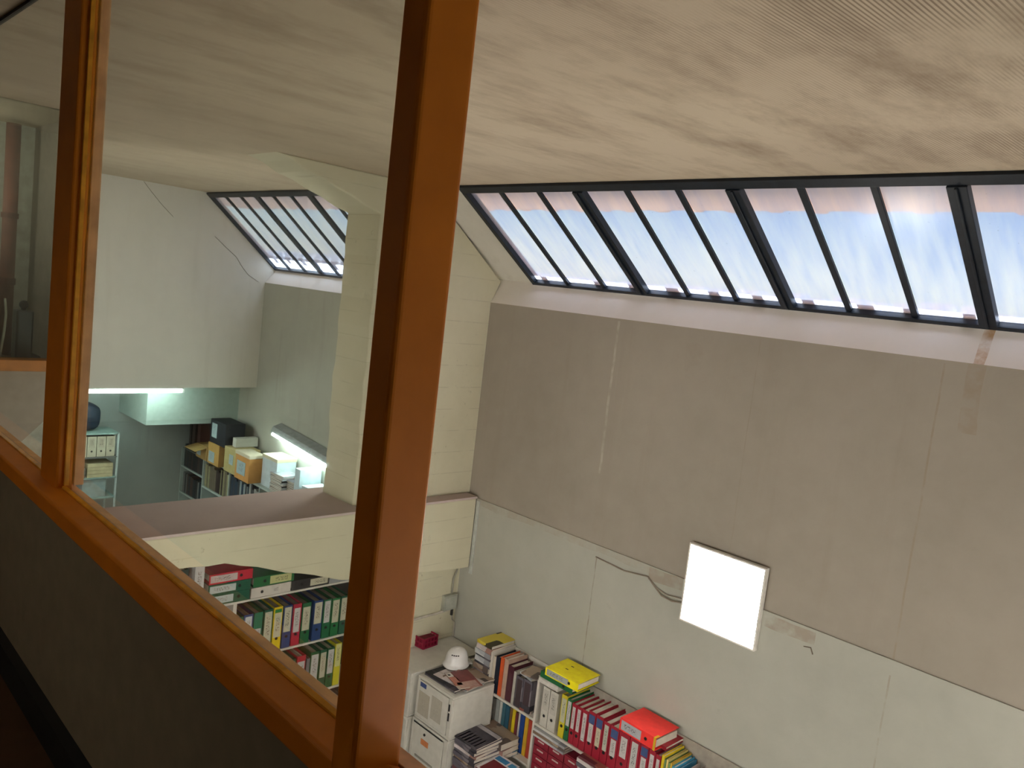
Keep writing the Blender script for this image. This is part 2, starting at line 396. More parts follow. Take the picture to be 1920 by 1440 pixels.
# ------------------------------------------------------------------ NEAR INTERIOR WINDOW
w3 = thing('window_3', (0, 0, 0), 'orange painted wooden frame of the inner window', 'window'); del w3['category']; w3['kind'] = 'structure'; w3.location = (0, 0, 0)
k = NY / .7
rail = A().prism([(NY, -.819), (NY, -.773), (NY + .006, -.767), (.765, -.767), (.79, -.780), (.79, -.835), (NY + .02, -.835)], -7.0, XR)
rail.build('window_sill', M['orange'], w3, bevel=.003)
A().prism([(.768, -.772), (.768, -.763), (.778, -.760), (.782, -.776)], -7.0, -1.0).build('glazing_bead', M['bead'], w3)
A().box(-7.0, -1.0, .782, .7885, -.79, -.7735).build('glass_channel', M['black'], w3)
A().prism([(.789, -.79), (.789, -.7745), (.828, -.7815), (.828, -.835), (.789, -.835)], -7.0, XR).build('outer_rail', M['outer_rail'], w3, bevel=.002)
ml = A().box(-2.918, -2.739, NY + .05, .80, -.80, .875); ml.build('mullion', M['orange'], w3, bevel=.006)
A().prism([(-2.739, .772), (-2.727, .772), (-2.727, .784), (-2.739, .787)], -.757, .875, ax=2).build('glazing_bead', M['bead'], w3)
A().box(-2.90, -2.731, .80, .829, -.76, .875).build('outer_mullion', M['outer_rail'], w3, bevel=.002)
A().box(-7.0, -1.0, .785, .80, .862, .875).build('glass_channel', M['dark'], w3)
for xa, xb in ((-7.0, -2.90), (-2.735, -1.0)):
    A().box(xa, xb, .785, .789, -.774, .87).build('window_pane', M['glass'], w3)
A().box(-1.013, -.950, NY - .005, .792, -1.5, .875).build('post', M['orange'], w3, bevel=.010, seg=4)

pl = thing('fill_pendant', (-2.6, -1.2, .40), 'unseen pendant added behind the camera to brighten the upstairs room', 'lamp')  # added lamp, out of view, lifts the dark upstairs room
MB().lathe([(.02, .16), (.05, .14), (.16, .02), (.17, 0), (.16, .0), (.05, .12), (.0, .14)], 24).build('shade', M['white_metal'], pl, smooth=True)
MB().lathe([(0, -.01), (.05, .01), (.06, .05), (.04, .09), (0, .1)], 18).build('bulb', emit('dim_bulb_glow', (1, .86, .68, 1), 60.0), pl, smooth=True)
MB().tube([(0, 0, .15), (0, 0, .475)], .005).build('cord', M['black'], pl)

# ------------------------------------------------------------------ PARTITION WINDOW
w4 = thing('window_4', (0, 0, 0), 'small inner window with an orange-brown sill at the left edge', 'window'); del w4['category']; w4['kind'] = 'structure'; w4.location = (0, 0, 0)
A().box(-6.12, -5.98, .86, 1.72, -.86, -.785).build('window_sill', flat((190, 124, 56), .5), w4, bevel=.004)
A().box(-6.10, -6.06, .86, 1.72, -.785, .875).build('window_pane', glass_mat('dim_glass', (.92, .95, .92, 1), dirt=.22), w4)
A().box(-6.12, -5.98, 1.66, 1.72, -.785, .875).build('window_frame', flat((150, 84, 30), .5), w4)
wlp = thing('fill_globe', (-6.75, .93, .45), 'unseen globe added to brighten the small side room', 'lamp')  # added lamp, out of view, brightens the room behind the inner window
MB().lathe([(0, -.06), (.04, -.045), (.06, 0), (.04, .045), (0, .06)], 16).build('globe', emit('dim_globe_glow', (1, .95, .85, 1), 22.0), wlp, smooth=True)
MB().box(-.03, .03, -.07, -.05, -.05, .05).build('mount', M['white_metal'], wlp)
p = thing('drain_pipe', (-7.1, 1.53, -.9), 'reddish vertical pipe behind the small inner window', 'pipe')
MB().tube([(0, 0, 0), (0, 0, 1.75)], .05).build('pipe', flat((150, 100, 84), .6), p, smooth=True)
MB().lathe([(.0, .55), (.058, .55), (.058, .60), (0, .60)], 14).build('collar', flat((120, 78, 66), .6), p)
MB().lathe([(.0, 1.05), (.058, 1.05), (.058, 1.09), (0, 1.09)], 14).build('collar', flat((120, 78, 66), .6), p)
b = thing('bottle', (-6.34, 1.475, -.9), 'dark square bottle with a knob stopper on the inner window sill', 'bottle')
MB().box(-.06, .06, -.052, .052, 0, .42).build('body', flat((40, 46, 52), .3), b, bevel=.012)
MB().lathe([(.0, .41), (.016, .41), (.016, .43), (.028, .445), (.03, .46), (.02, .482), (0, .487)], 14).build('stopper', flat((34, 38, 44), .35), b, smooth=True)
q = tag(MB().grid_face(lambda u, v: (-.12 + .24 * u, -.22 + .44 * v, .13 * math.sin(math.pi * u) * (1 - v * .5) * (1 + .3 * math.sin(9 * v))), 8, 12).build('folded_cloth', flat((56, 60, 64), .8), loc=(-6.55, 1.42, -.9 + H)), 'dark crumpled cloth behind the bottle on the inner sill', 'cloth')
q.modifiers.new('thick', 'SOLIDIFY').thickness = .01
tag(A().tube([(-6.2, 1.33, -.40), (-6.19, 1.338, -.5), (-6.18, 1.33, -.62), (-6.18, 1.31, -.8), (-6.17, 1.31, -.893)], .008).build('cable', flat((190, 186, 170), .5)), 'pale cord hanging down behind the inner window', 'cord')

# ------------------------------------------------------------------ LIGHTS
def led_panel(loc, label, rz=0, group=None):
    r = thing('led_panel', loc, label, 'lamp', group, rot=(0, 0, rz))
    fr = MB(); w, h = .318, .306
    for a in ((-w, w, -.062, -.02, h - .012, h), (-w, w, -.062, -.02, -h, -h + .012), (-w, -w + .012, -.062, -.02, -h + .012, h - .012), (w - .012, w, -.062, -.02, -h + .012, h - .012), (-w, w, -.022, -.015, -h, h)): fr.box(*a)
    fr.build('frame', flat((226, 222, 214), .4), r)
    MB().box(-w + .012, w - .012, -.06, -.04, -h + .012, h - .012).build('diffuser', M['led'], r)
    for sx in (-.2, .2): MB().box(sx - .02, sx + .02, -.016, .014, -.2, .2).build('wall_bracket', M['metal'], r)
led_panel((-2.843, 5.3, -1.997), 'glowing square LED panel mounted on the far wall')
led_panel((-7.15, 5.3, -1.1), 'fill LED panel added out of sight behind the column')  # unseen panel added to light the far bay
for x, z, t_ in ((-8.3, -1.2, 'unseen fill panel added below the inner window in the far bay'), (-3.9, -2.2, 'unseen fill panel added below the inner window near the concrete beam'), (-2.6, -2.2, 'unseen fill panel added below the inner window opposite the glowing one'), (-1.2, -2.2, 'unseen fill panel added below the inner window, right of the orange post')):  # unseen panels added under the window to brighten the hall
    led_panel((x, .86, z), t_, math.pi, 'added fill panels below the inner window')
led_panel((XR, 4.3, -2.2), 'unseen fill panel added on the side wall', -math.pi / 2)  # this panel and the next are added, unseen fill from the right
led_panel((XR, 3.1, -2.9), 'lower unseen fill panel added on the side wall', -math.pi / 2)
def batten(loc, p1, label, r, box, name='tube_lamp'):
    t = thing(name, loc, label, 'lamp')
    d = Vector(p1) - Vector(loc)
    e = d.normalized()
    MB().tube([e * .03, d - e * .03], r, 12).build('tube', M['tube'], t, smooth=True)
    for q in (Vector((0, 0, 0)), d - e * .03):
        MB().tube([q, q + e * .03], r * 1.15, 12).build('end_cap', flat((214, 218, 216), .4), t)
    return t, d
t, d = batten((-10.55, 2.75, -1.755), (-10.55, 4.37, -1.742), 'long fluorescent tube under the end wall, above the metal shelving', .026, None)
MB().box(-.035, .035, 0, 1.62, .04, .095).build('housing', flat((200, 206, 204), .5), t)
t, d = batten((-9.56, 5.17, -2.155), (-7.9, 5.13, -2.27), 'tilted wall lamp with grey hood above the box stack', .022, None)
hd = MB(); 
P0 = Vector((0, 0, 0)); P1 = d
hd.hexa([P0 + Vector((0, -.03, .03)), P1 + Vector((0, -.03, .03)), P1 + Vector((0, .12, .03)), P0 + Vector((0, .12, .03)),
         P0 + Vector((0, -.0, .10)), P1 + Vector((0, -.0, .10)), P1 + Vector((0, .12, .14)), P0 + Vector((0, .12, .14))])
hd.build('hood', flat((150, 156, 156), .5), t, bevel=.005)

# ------------------------------------------------------------------ BINDERS AND BOOKS
NTH = ['first', 'second', 'third', 'fourth', 'fifth', 'sixth', 'seventh', 'eighth', 'ninth', 'tenth', 'eleventh', 'twelfth', 'thirteenth', 'fourteenth', 'fifteenth', 'sixteenth', 'seventeenth', 'eighteenth', 'nineteenth', 'twentieth', 'rightmost', 'far rightmost']
_me = {}
def memo(key, fn):
    if key not in _me: _me[key] = fn()
    return _me[key]
def cover_mesh(w, d, h, t, mat):
    def f():
        m = MB(); m.box(-w / 2, w / 2, 0, t * 1.4, 0, h); m.box(-w / 2, -w / 2 + t, t * 1.4, d, 0, h); m.box(w / 2 - t, w / 2, t * 1.4, d, 0, h)
        return m.mesh('cover', mat)
    return memo(('c', round(w, 3), round(d, 3), round(h, 3), t, mat.name), f)
def pages_mesh(w, d, h, t, mat, fill=.85, dh=.012):
    def f():
        m = MB(); n = max(2, int(w / .012)); wi = (w - 2 * t) * fill; x = -wi / 2
        for i in range(n):
            ww = wi / n; jz = random.uniform(0, .006) if w > .03 else 0
            m.box(x, x + ww * .94, t * 1.4 + .002, d - .008 - random.uniform(0, .006), dh * .5, h - dh - jz); x += ww
        return m.mesh('pages', mat)
    return memo(('p', round(w, 3), round(d, 3), round(h, 3), mat.name, fill), f)
def label_mesh(w, z0, z1, mat, ):
    def f():
        m = MB(); m.box(-w / 2, w / 2, -.0015, .0005, z0, z1); return m.mesh('label', mat)
    return memo(('l', round(w, 4), round(z0, 3), round(z1, 3), mat.name), f)
def hole_mesh(z, mat=None):
    def f():
        m = MB(); seg = 14
        for r0, r1, y0, y1 in ((.0, .010, -.0012, .0), (.010, .0135, -.003, .0)):
            for k in range(seg):
                a, b2 = 2 * math.pi * k / seg, 2 * math.pi * (k + 1) / seg
                c = lambda r, t, y: (r * math.cos(t), y, z + r * math.sin(t))
                if r0 == 0: m.bm.faces.new([m.v(c(r1, a, y0)), m.v(c(r1, b2, y0)), m.v((0, y0, z))])
                else:
                    m.bm.faces.new([m.v(c(r0, a, y1)), m.v(c(r0, b2, y1)), m.v(c((r0 + r1) / 2, b2, y0)), m.v(c((r0 + r1) / 2, a, y0))])
                    m.bm.faces.new([m.v(c(r1, a, y1)), m.v(c(r1, b2, y1)), m.v(c((r0 + r1) / 2, b2, y0)), m.v(c((r0 + r1) / 2, a, y0))])
        return m.mesh('finger_hole', M['black'])
    return memo(('h', round(z, 3)), f)
def plab(o, s): o['label'] = s; return o
def orient(pose, face, jit=0.0):
    """pose: 'up' | 'left' (top of spine to viewer's left) | 'right'; face: '-y' or '+x' = where the spine looks"""
    rz = (0 if face == '-y' else math.pi / 2) + jit
    ry = {'up': 0, 'left': -math.pi / 2, 'right': math.pi / 2}[pose]
    return (0, ry, rz)
def codex(kind, loc, w, d, h, rgb, label, cat, group=None, lab=None, hole=False, page='page', pose='up', face='-y', jit=0, lean=0, t=.003, fill=.85, band=None, lw=.75, mat=None, extra=None):
    rot = orient(pose, face, jit)
    if lean: rot = (0, lean, rot[2])
    r = thing(kind, loc, label, cat, group, rot)
    cm = mat or flat(rgb, .5, .1)
    inst('cover', cover_mesh(w, d, h, t, cm), r)
    inst('pages', pages_mesh(w, d, h, t, M[page] if isinstance(page, str) else page, fill), r)
    if lab:
        z0, z1, lrgb = lab
        plab(inst('label', label_mesh(w * lw, z0 * h, z1 * h, paper(lrgb)), r), 'paper label on the spine')
    if band:
        z0, z1, brgb = band
        plab(inst('band', label_mesh(w * .8, z0 * h, z1 * h, flat(brgb)), r), 'coloured strip across the spine')
    if hole: inst('finger_hole', hole_mesh(h * .27), r)
    return r
CR = (204, 198, 176); WH = (206, 202, 200); RED = (150, 26, 48); DGREEN = (10, 84, 62); BLUE = (28, 62, 116); YEL = (222, 190, 24)

# ---- far shelf under the beam (spines look along +x) ----
def slabs(name, parts, mat, parent, bevel=.002):
    m = MB()
    for p_ in parts: m.box(*p_)
    return m.build(name, mat, parent, bevel=bevel)
FX = -5.86
sh = thing('binder_shelf', (FX, 2.3, -4.7), 'long white shelving full of lever arch binders under the concrete beam', 'shelf')
ZB = {1: -2.712, 2: -3.222, 3: -3.712, 4: -4.2}
for k_, z in ZB.items():
    MB().box(-.33, 0, 0, 2.05, z + 4.7 - .018, z + 4.7).build('shelf_board', M['shelf_white'], sh, bevel=.002)
MB().box(-.33, 0, 0.655, .685, 0, 4.7 - 2.73).build('divider', M['shelf_white'], sh)
MB().box(-.33, 0, 2.05, 2.075, 0, 4.7 - 2.64).build('side_panel', M['shelf_white'], sh)
MB().box(-.35, -.33, 0, 2.075, 0, 4.7 - 2.64).build('back_panel', M['dark'], sh)
yy = lambda x: 3.342 + (x - 990) * .00105
r1 = [(665, 40 + 20, .365, DGREEN, (.5, .92, CR), 'cream-labelled green'), (725, 82, .372, BLUE, (.35, .95, (214, 214, 214)), 'dark blue with tall white label'),
      (812, 76, .372, (0, 110, 84), (.28, .62, WH), 'bright teal-green with small white label'), (897, 80, .378, DGREEN, (.22, .95, CR), 'green with long cream label'),
      (982, 80, .385, (226, 196, 20), (.3, .86, CR), 'yellow with cream label'), (1070, 80, .38, BLUE, (.38, .96, CR), 'blue with cream label'),
      (1155, 80, .378, (176, 28, 60), (.32, .9, WH), 'crimson with white label'), (1240, 86, .368, (16, 96, 56), (.32, .9, CR), 'green with cream label, beside the gap'),
      (1350, 88, .368, BLUE, (.42, .95, CR), 'blue with peeling cream label'), (1442, 80, .36, (16, 100, 62), (.4, .96, WH), 'green with white label'),
      (1527, 80, .355, (20, 110, 60), (.36, .95, CR), 'green with cream label, near orange post')]
r1 += [(1612, 80, .36, DGREEN, (.36, .95, CR), 'dark green, hidden by orange post')]
for x, wpx, h_, c, lb, txt in r1:
    w_ = wpx * .00098; y = yy(x) + w_ / 2
    codex('lever_arch_binder', (FX - .012, y, ZB[2]), w_, .30, h_, c, txt + ' lever arch binder, middle row under the beam', 'binder', 'binders on the middle shelf under the beam',
          lab=lb, hole=True, face='+x', page='page2', fill=.7, band=(.87, .95, (30, 120, 60)) if 'yellow with' in txt else None, lw=.82 if lb[2] == CR else .72)
y2 = lambda x: 3.538 + (x - 1140) * .00115
r2 = [(1120, 62, .36, DGREEN, (.2, .95, CR), 'dark with cream label, leftmost'), (1192, 76, .372, (180, 40, 56), (.12, .86, WH), 'red-topped with white label'),
      (1275, 30, .33, (110, 112, 116), None, 'thin grey'), (1308, 80, .378, (16, 88, 52), (.3, .93, WH), 'green with white label beside the thin grey one'),
      (1392, 62, .376, (20, 84, 54), (.3, .93, CR), 'narrow green with cream label'), (1458, 66, .376, (16, 90, 52), (.35, .96, WH), 'green with tilted white label'),
      (1527, 60, .40, (206, 198, 40), (.45, .98, (220, 216, 150)), 'yellow-green, right end')]
for x, wpx, h_, c, lb, txt in r2:
    w_ = wpx * .00108; y = y2(x) + w_ / 2
    codex('lever_arch_binder', (FX - .012, y, ZB[3]), w_, .30, h_, c, txt + ' binder, lower row under the beam', 'binder', 'binders on the lower shelf under the beam', lab=lb, hole=lb is not None and wpx > 62, face='+x', page='page2', fill=.7, lw=.8)
for i in range(5):
    codex('lever_arch_binder', (FX - .012, 3.72 + i * .085, ZB[4]), .08, .30, .36, (70, 70, 78), NTH[i] + ' from the left, dark binder on the bottom visible shelf under the beam', 'binder', 'dark binders at the foot of the beam shelf', face='+x', fill=.7)
def lying(name, y0, zc, w_, L, c, lb, pose, txt, hole=True, x=FX, grp='binders lying on the top shelf under the beam', lw=.7):
    yy_ = y0 + L if pose == 'left' else y0        # origin is the foot of the spine
    return codex(name, (x, yy_, zc), w_, .30, L, c, txt, 'binder', grp, lab=lb, hole=hole, pose=pose, face='+x', page='page2', fill=.7, lw=lw)
lying('lever_arch_binder', 2.735, -2.488, .083, .365, (190, 34, 56), (.36, .97, (206, 188, 186)), 'left', 'red lever arch binder lying on top of two dark green ones')
lying('lever_arch_binder', 2.735, -2.576, .085, .355, DGREEN, (.36, .97, (196, 202, 200)), 'left', 'dark green binder lying between the red one and another green')
lying('lever_arch_binder', 2.735, -2.665, .088, .352, DGREEN, (.40, .97, (196, 202, 200)), 'left', 'dark green binder at the bottom of the lying stack')
lying('lever_arch_binder', 3.115, -2.575, .085, .37, (24, 100, 54), (.40, .93, (200, 198, 140)), 'right', 'green binder lying on the white one beside the red stack', lw=.8)
lying('lever_arch_binder', 3.10, -2.665, .085, .36, (206, 198, 190), (.52, .70, (214, 208, 200)), 'right', 'off-white binder lying on the white shelf edge')
lying('lever_arch_binder', 3.47, -2.665, .085, .36, (38, 38, 42), (.50, .98, CR), 'right', 'black binder lying with a cream label')
lying('lever_arch_binder', 3.84, -2.675, .07, .36, (150, 152, 156), None, 'right', 'grey binder lying near the orange post', hole=False)
codex('lever_arch_binder', (FX - .012, 2.66, ZB[1]), .075, .30, .36, (196, 196, 196), 'off-white binder standing and leaning left of the lying stack', 'binder', lab=(.3, .95, (210, 206, 204)), face='+x')
for i, c in enumerate(((20, 70, 60), (26, 44, 52), (30, 60, 58))):
    codex('lever_arch_binder', (FX - .012, 2.35 + i * .09, ZB[1]), .08, .30, .34, c, NTH[i] + ' dark green binder from the left end of the top shelf', 'binder', 'dark binders at the left end of the top shelf', face='+x', fill=.7)
for i in range(5):
    codex('lever_arch_binder', (FX - .012, 2.56 + i * .082, ZB[2]), .078, .30, .36, (52, 52, 60), NTH[i] + ' from the left, dark binder left of the divider under the beam', 'binder', 'dark binders left of the white divider', face='+x', fill=.7)

# ---- cabinets in the corner ----
def cabinet(x0, x1, y0, y1, z0, z1, label, stick, group):
    r = thing('storage_cabinet', (x0, y0, z0), label, 'cabinet', group)
    w, d_, h_ = x1 - x0, y1 - y0, z1 - z0
    b_ = MB(); t = .022
    b_.box(0, w, .02, d_, 0, t); b_.box(0, w, .02, d_, h_ - t, h_); b_.box(0, t, .02, d_, t, h_ - t); b_.box(w - t, w, .02, d_, t, h_ - t); b_.box(t, w - t, d_ - .01, d_, t, h_ - t)
    b_.box(0, w, .0, .02, 0, t); b_.box(0, w, .0, .02, h_ - t, h_); b_.box(0, t, .0, .02, t, h_ - t); b_.box(w - t * 2.2, w, .0, .02, t, h_ - t)
    b_.build('body', M['white_metal'], r, bevel=.006)
    dd = MB().box(t + .006, w - t * 2.2 - .006, -.004, .014, t + .004, h_ - t - .006).build('door', M['white_metal'], r, bevel=.003)
    return r, dd, w, h_
ztop = -3.466
r, dd, w_, h_ = cabinet(-5.255, -4.765, 4.476, 4.965, -3.86, ztop, 'white metal cabinet with a blue sticker, under the magazines', 'blue', None)
MB().box(.05, .13, -.008, -.003, .315, .355).build('sticker', flat((60, 78, 128), .5), dd)
MB().box(.04, .19, -.007, -.003, .06, .27).build('notice_sheet', paper((188, 180, 164), (170, 160, 146)), dd)
MB().box(.22, .36, -.007, -.003, .09, .30).build('notice_sheet', paper((190, 184, 170), (172, 164, 150)), dd)
MB().box(w_ - .042, w_ - .028, -.006, .004, .26, .32).build('vent_slot', M['black'], r); MB().box(w_ - .042, w_ - .028, -.006, .004, .17, .24).build('vent_slot', M['black'], r)
r, dd, w_, h_ = cabinet(-5.275, -4.775, 4.476, 4.965, -4.29, -3.872, 'white metal cabinet with an orange sticker and long handle slot', 'orange', None)
MB().box(.155, .255, -.008, -.003, .235, .285).build('sticker', flat((206, 128, 80), .5), dd)
MB().tube([(.195, -.012, .335), (.195, .0, .335)], .012, 12).build('lock', M['dark'], dd)
MB().box(.09, .34, -.009, -.002, .09, .108).build('handle_slot', flat((150, 146, 138), .5), dd)
MB().box(.03, w_ - .06, -.007, -.003, h_ - .03, h_ - .022).build('seam', M['black'], dd)
r, dd, w_, h_ = cabinet(-5.275, -4.775, 4.476, 4.965, -4.70, -4.30, 'white metal cabinet at the foot of the corner stack', '', None)
for z0, z1, s in ((-3.88, ztop, 'upper white cabinet half hidden behind the orange post'), (-4.29, -3.888, 'second white cabinet down, half hidden behind the orange post'), (-4.70, -4.30, 'lowest white cabinet behind the orange post')):
    cabinet(-5.735, -5.30, 4.43, 5.27, z0, z1, s, '', None)

cabinet(-5.255, -4.875, 4.98, 5.27, -4.70, ztop, 'tall white cabinet in the corner behind the stickered ones', '', None)

# ---- papers, magazines, helmet, red basket on the cabinets ----
MAGS = [printed('magazine_cover_maroon', [(96, 48, 56), (150, 86, 76), (190, 174, 162)], 7), printed('magazine_cover_grey', [(92, 88, 98), (126, 120, 128), (60, 58, 66)], 6),
        printed('magazine_cover_white', [(206, 196, 196), (190, 180, 178), (160, 120, 110)], 6), printed('magazine_cover_brown', [(134, 112, 96), (164, 146, 128), (96, 84, 80)], 6),
        printed('magazine_cover_teal', [(40, 96, 122), (70, 120, 140), (190, 192, 190)], 5), printed('magazine_cover_dark', [(34, 34, 42), (58, 56, 64), (90, 84, 92)], 6),
        printed('magazine_cover_yellow', [(206, 182, 44), (214, 196, 70), (60, 54, 30)], 5), printed('magazine_cover_pale', [(196, 198, 200), (176, 180, 186), (150, 152, 158)], 6)]
MC = ['maroon', 'grey', 'white', 'brown', 'teal', 'dark', 'yellow', 'pale']
ORD = ['topmost', 'second from the top', 'third from the top', 'fourth from the top', 'fifth from the top', 'sixth from the top', 'seventh from the top', 'eighth from the top', 'ninth from the top', 'tenth from the top', 'eleventh from the top', 'twelfth from the top', 'thirteenth from the top', 'fourteenth from the top']
def pile(cx, cy, zbase, dx, dy, items, where, group, jit=.06, rz=0, name='magazine', face='-y', cat='magazine'):
    """items from the top down: (thickness, cover index, jitter deg or None)"""
    z = zbase + sum(i[0] + .0008 for i in items)
    for k_, it in enumerate(items):
        th, ci = it[0], it[1]; j = rz + (it[2] if len(it) > 2 and it[2] is not None else random.uniform(-jit, jit))
        z -= th + .0008
        sx, sy = (it[3], it[4]) if len(it) > 4 else (dx, dy)
        L = sx; d_ = sy
        base = 0 if face == '-y' else math.pi / 2
        rot = (0, -math.pi / 2, base + j)
        # centre of the lying codex in its rotated frame: (-L/2, d/2)
        cvec = Matrix.Rotation(base + j, 2) @ Vector((-L / 2, d_ / 2))
        ox, oy = cx - cvec.x + random.uniform(-.008, .008), cy - cvec.y + random.uniform(-.008, .008)
        r_ = thing(name, (ox, oy, z + th / 2), '%s %s %s in %s' % (MC[ci], name.replace('_', ' '), ORD[k_], where), cat, group, rot)
        cm = MAGS[ci]
        inst('cover', cover_mesh(th, d_, L, .0012 if th < .03 else .002, cm), r_)
        inst('pages', pages_mesh(th, d_, L, .0012 if th < .03 else .002, M['page'], .96, .004), r_)
        if k_ == 0: top = (r_, th, d_, L)
    return top
ztop += .001
def deco(top, items):
    """printed areas on the upper cover; u from the left edge, v from the front edge"""
    r_, th, d_, L = top
    for nm, u0, u1, v0, v1, c in items:
        MB().box(th / 2 + .0002, th / 2 + .0012, v0 * d_, v1 * d_, (1 - u1) * L, (1 - u0) * L).build(nm, flat(c, .4), r_)
# open heap in front of the helmet
pile(-5.03, 4.69, ztop, .40, .30, [(.004, 2, .12, .27, .21), (.012, 5, -.02, .42, .31), (.008, 1, .03, .42, .32)], 'the flat heap left of the helmet', 'magazines under the helmet')
tp = pile(-4.90, 4.70, ztop + .0265, .30, .23, [(.006, 0, -.25), (.007, 2, .18), (.006, 3, -.1), (.010, 7, .08)], 'the fan of magazines in front of the helmet', 'magazines in front of the helmet')
deco(tp, [('printed_picture', .0, .62, .25, 1, (126, 62, 62)), ('printed_picture', .3, .8, .0, .3, (196, 128, 108)), ('title_block', .02, .28, .0, .24, (206, 200, 192)), ('title_block', .12, .2, .06, .16, (34, 46, 70)), ('title_block', .66, .98, .1, .9, (186, 150, 140))])
hz = ztop + .0265
hm = thing('hard_hat', (-5.19, 4.86, hz), 'white safety helmet with small vents on the magazines', 'helmet', rot=(0, 0, math.radians(115)))
pr = [(.132, 0.0), (.134, .006), (.118, .014), (.112, .05), (.104, .085), (.090, .117), (.066, .138), (.036, .150), (0, .154)]
MB().lathe(pr, 32, (0, 0, .012), 1.12, .92).build('shell', flat((226, 224, 222), .25, .03, spec=.6), hm, smooth=True)
MB().grid_face(lambda u, v: ((.10 + .085 * u * math.cos((v - .5) * 2.2)) * math.cos((v - .5) * 2.0) * 1.12, (.115 + .05 * u) * math.sin((v - .5) * 2.0) * .95, .018 - .012 * u), 4, 14).build('peak', flat((226, 224, 222), .25, .03, spec=.6), hm, smooth=True).modifiers.new('thick', 'SOLIDIFY').thickness = .004
MB().grid_face(lambda u, v: ((u - .5) * .2 * 1.05, (v - .5) * .035, .012 + .157 * math.sqrt(max(0, 1 - ((u - .5) * 1.72) ** 2)) - .004 * (2 * v - 1) ** 2), 16, 4).build('ridge', flat((232, 230, 228), .25, .03, spec=.6), hm, smooth=True)
for i in range(4):
    ang = math.radians(-184 + i * 13)
    zz = .129; rr = .0895
    MB().box(-.006, .006, -.006, .006, -.0035, .0035).build('vent', M['black'], hm, loc=(rr * 1.12 * math.cos(ang), rr * .92 * math.sin(ang), zz))
pile(-4.965, 5.12, ztop, .20, .30, [(.028, 6, 0), (.02, 2, .03), (.03, 2, -.02), (.045, 7, .02), (.012, 5, 0), (.05, 7, -.02), (.02, 5, .02), (.055, 3, -.01), (.035, 1, .01)], 'the stack between helmet and bookshelf', 'books stacked between helmet and shelf', name='book', cat='book', jit=.03)
pile(-4.93, 4.92, ztop, .24, .2, [(.010, 3, -.1, .26, .22), (.012, 1, .05)], 'the brown papers behind the helmet', 'papers behind the helmet')
bk = thing('storage_basket', (-5.77, 4.90, ztop), 'dark red slotted plastic basket on the cabinet, beside the post', 'basket', rot=(0, 0, .1))
cm_ = flat((142, 20, 56), .4, .15)
for sgn, nm in ((-1, 'front_wall'), (1, 'back_wall')):
    m_ = MB(); y = sgn * .095
    for i in range(6): m_.box(-.13 + i * .049, -.115 + i * .049, y - .004, y + .004, 0, .1)
    for z in (0, .045, .09): m_.box(-.13, .13, y - .005, y + .005, z, z + .014)
    m_.build(nm, cm_, bk)
for sgn in (-1, 1):
    m_ = MB(); x = sgn * .13
    for i in range(5): m_.box(x - .004, x + .004, -.095 + i * .043, -.08 + i * .043, 0, .1)
    for z in (0, .045, .09): m_.box(x - .005, x + .005, -.095, .095, z, z + .014)
    m_.build('side_wall', cm_, bk)
MB().box(-.12, .12, -.09, .09, .0, .085).build('filling', flat((120, 16, 44), .6, .3), bk)
plab(bk.children[-1], 'dark red contents')

# ---- bookshelf A (left) and B (red binders) ----
SY = 4.975; ZU = -3.567; ZL = -3.995
ba = thing('bookshelf', (-4.865, SY, -4.7), 'narrow white open bookshelf beside the cabinets', 'bookshelf')
zz = lambda z: z + 4.7
MB().box(0, .02, 0, .3, 0, zz(-3.205)).build('side_panel', M['shelf_white'], ba, bevel=.002)
MB().box(.59, .614, 0, .3, 0, zz(-3.215)).build('side_panel', M['shelf_white'], ba, bevel=.002)
MB().box(.02, .59, .29, .3, 0, zz(-3.22)).build('back_panel', M['shelf_white'], ba)
for z in (ZU, ZL, -4.42): MB().box(.02, .59, 0, .29, zz(z) - .022, zz(z)).build('shelf_board', M['shelf_white'], ba, bevel=.002)
bb = thing('bookshelf', (-4.25, SY, -4.7), 'wide white open bookshelf with the row of red binders', 'bookshelf')
MB().box(0, 1.95, .29, .3, 0, zz(-3.185)).build('back_panel', flat((168, 160, 148), .6), bb)  # greyer than the white shelf: shade behind the binders put into its colour
MB().box(1.95, 1.974, 0, .3, 0, zz(-3.2)).build('side_panel', M['shelf_white'], bb, bevel=.002)
for z in (-3.59, -4.1): MB().box(0, 1.95, 0, .29, zz(z) - .022, zz(z)).build('shelf_board', M['shelf_white'], bb, bevel=.002)
MB().box(.98, 1.0, 0, .29, 0, zz(-3.612)).build('divider', M['shelf_white'], bb)
# books in A, upper shelf
def up(x0, w, h, c, txt, cat='book', z=ZU, d=.24, y=SY + .012, **kw):
    nm = kw.pop('nm', 'book')
    return codex(nm, (x0 + w / 2, y, z), w, d, h, c, txt, cat, kw.pop('group', None), **kw)
U = 'books upright on the narrow shelf'
up(-4.838, .034, .33, (206, 196, 180), 'cream book at the left end of the narrow shelf', group=U)
up(-4.803, .05, .345, (30, 36, 52), 'tall dark navy book beside the orange one', group=U)
up(-4.745, .045, .36, (206, 88, 44), 'tall orange book on the narrow shelf', group=U)
up(-4.696, .05, .365, (190, 160, 142), 'tall beige book between orange and maroon', group=U)
up(-4.642, .07, .33, (76, 32, 44), 'maroon book on the narrow shelf', group=U, lab=(.3, .8, (90, 50, 60)), lw=.5)
up(-4.568, .03, .30, (180, 176, 166), 'thin pale book right of the maroon one', group=U)
up(-4.53, .085, .28, (98, 80, 86), 'thick grey-brown patterned tome with ornate spine, left one of two', group=U, lab=(.06, .92, (70, 56, 60)), lw=.7, mat=MAGS[1])
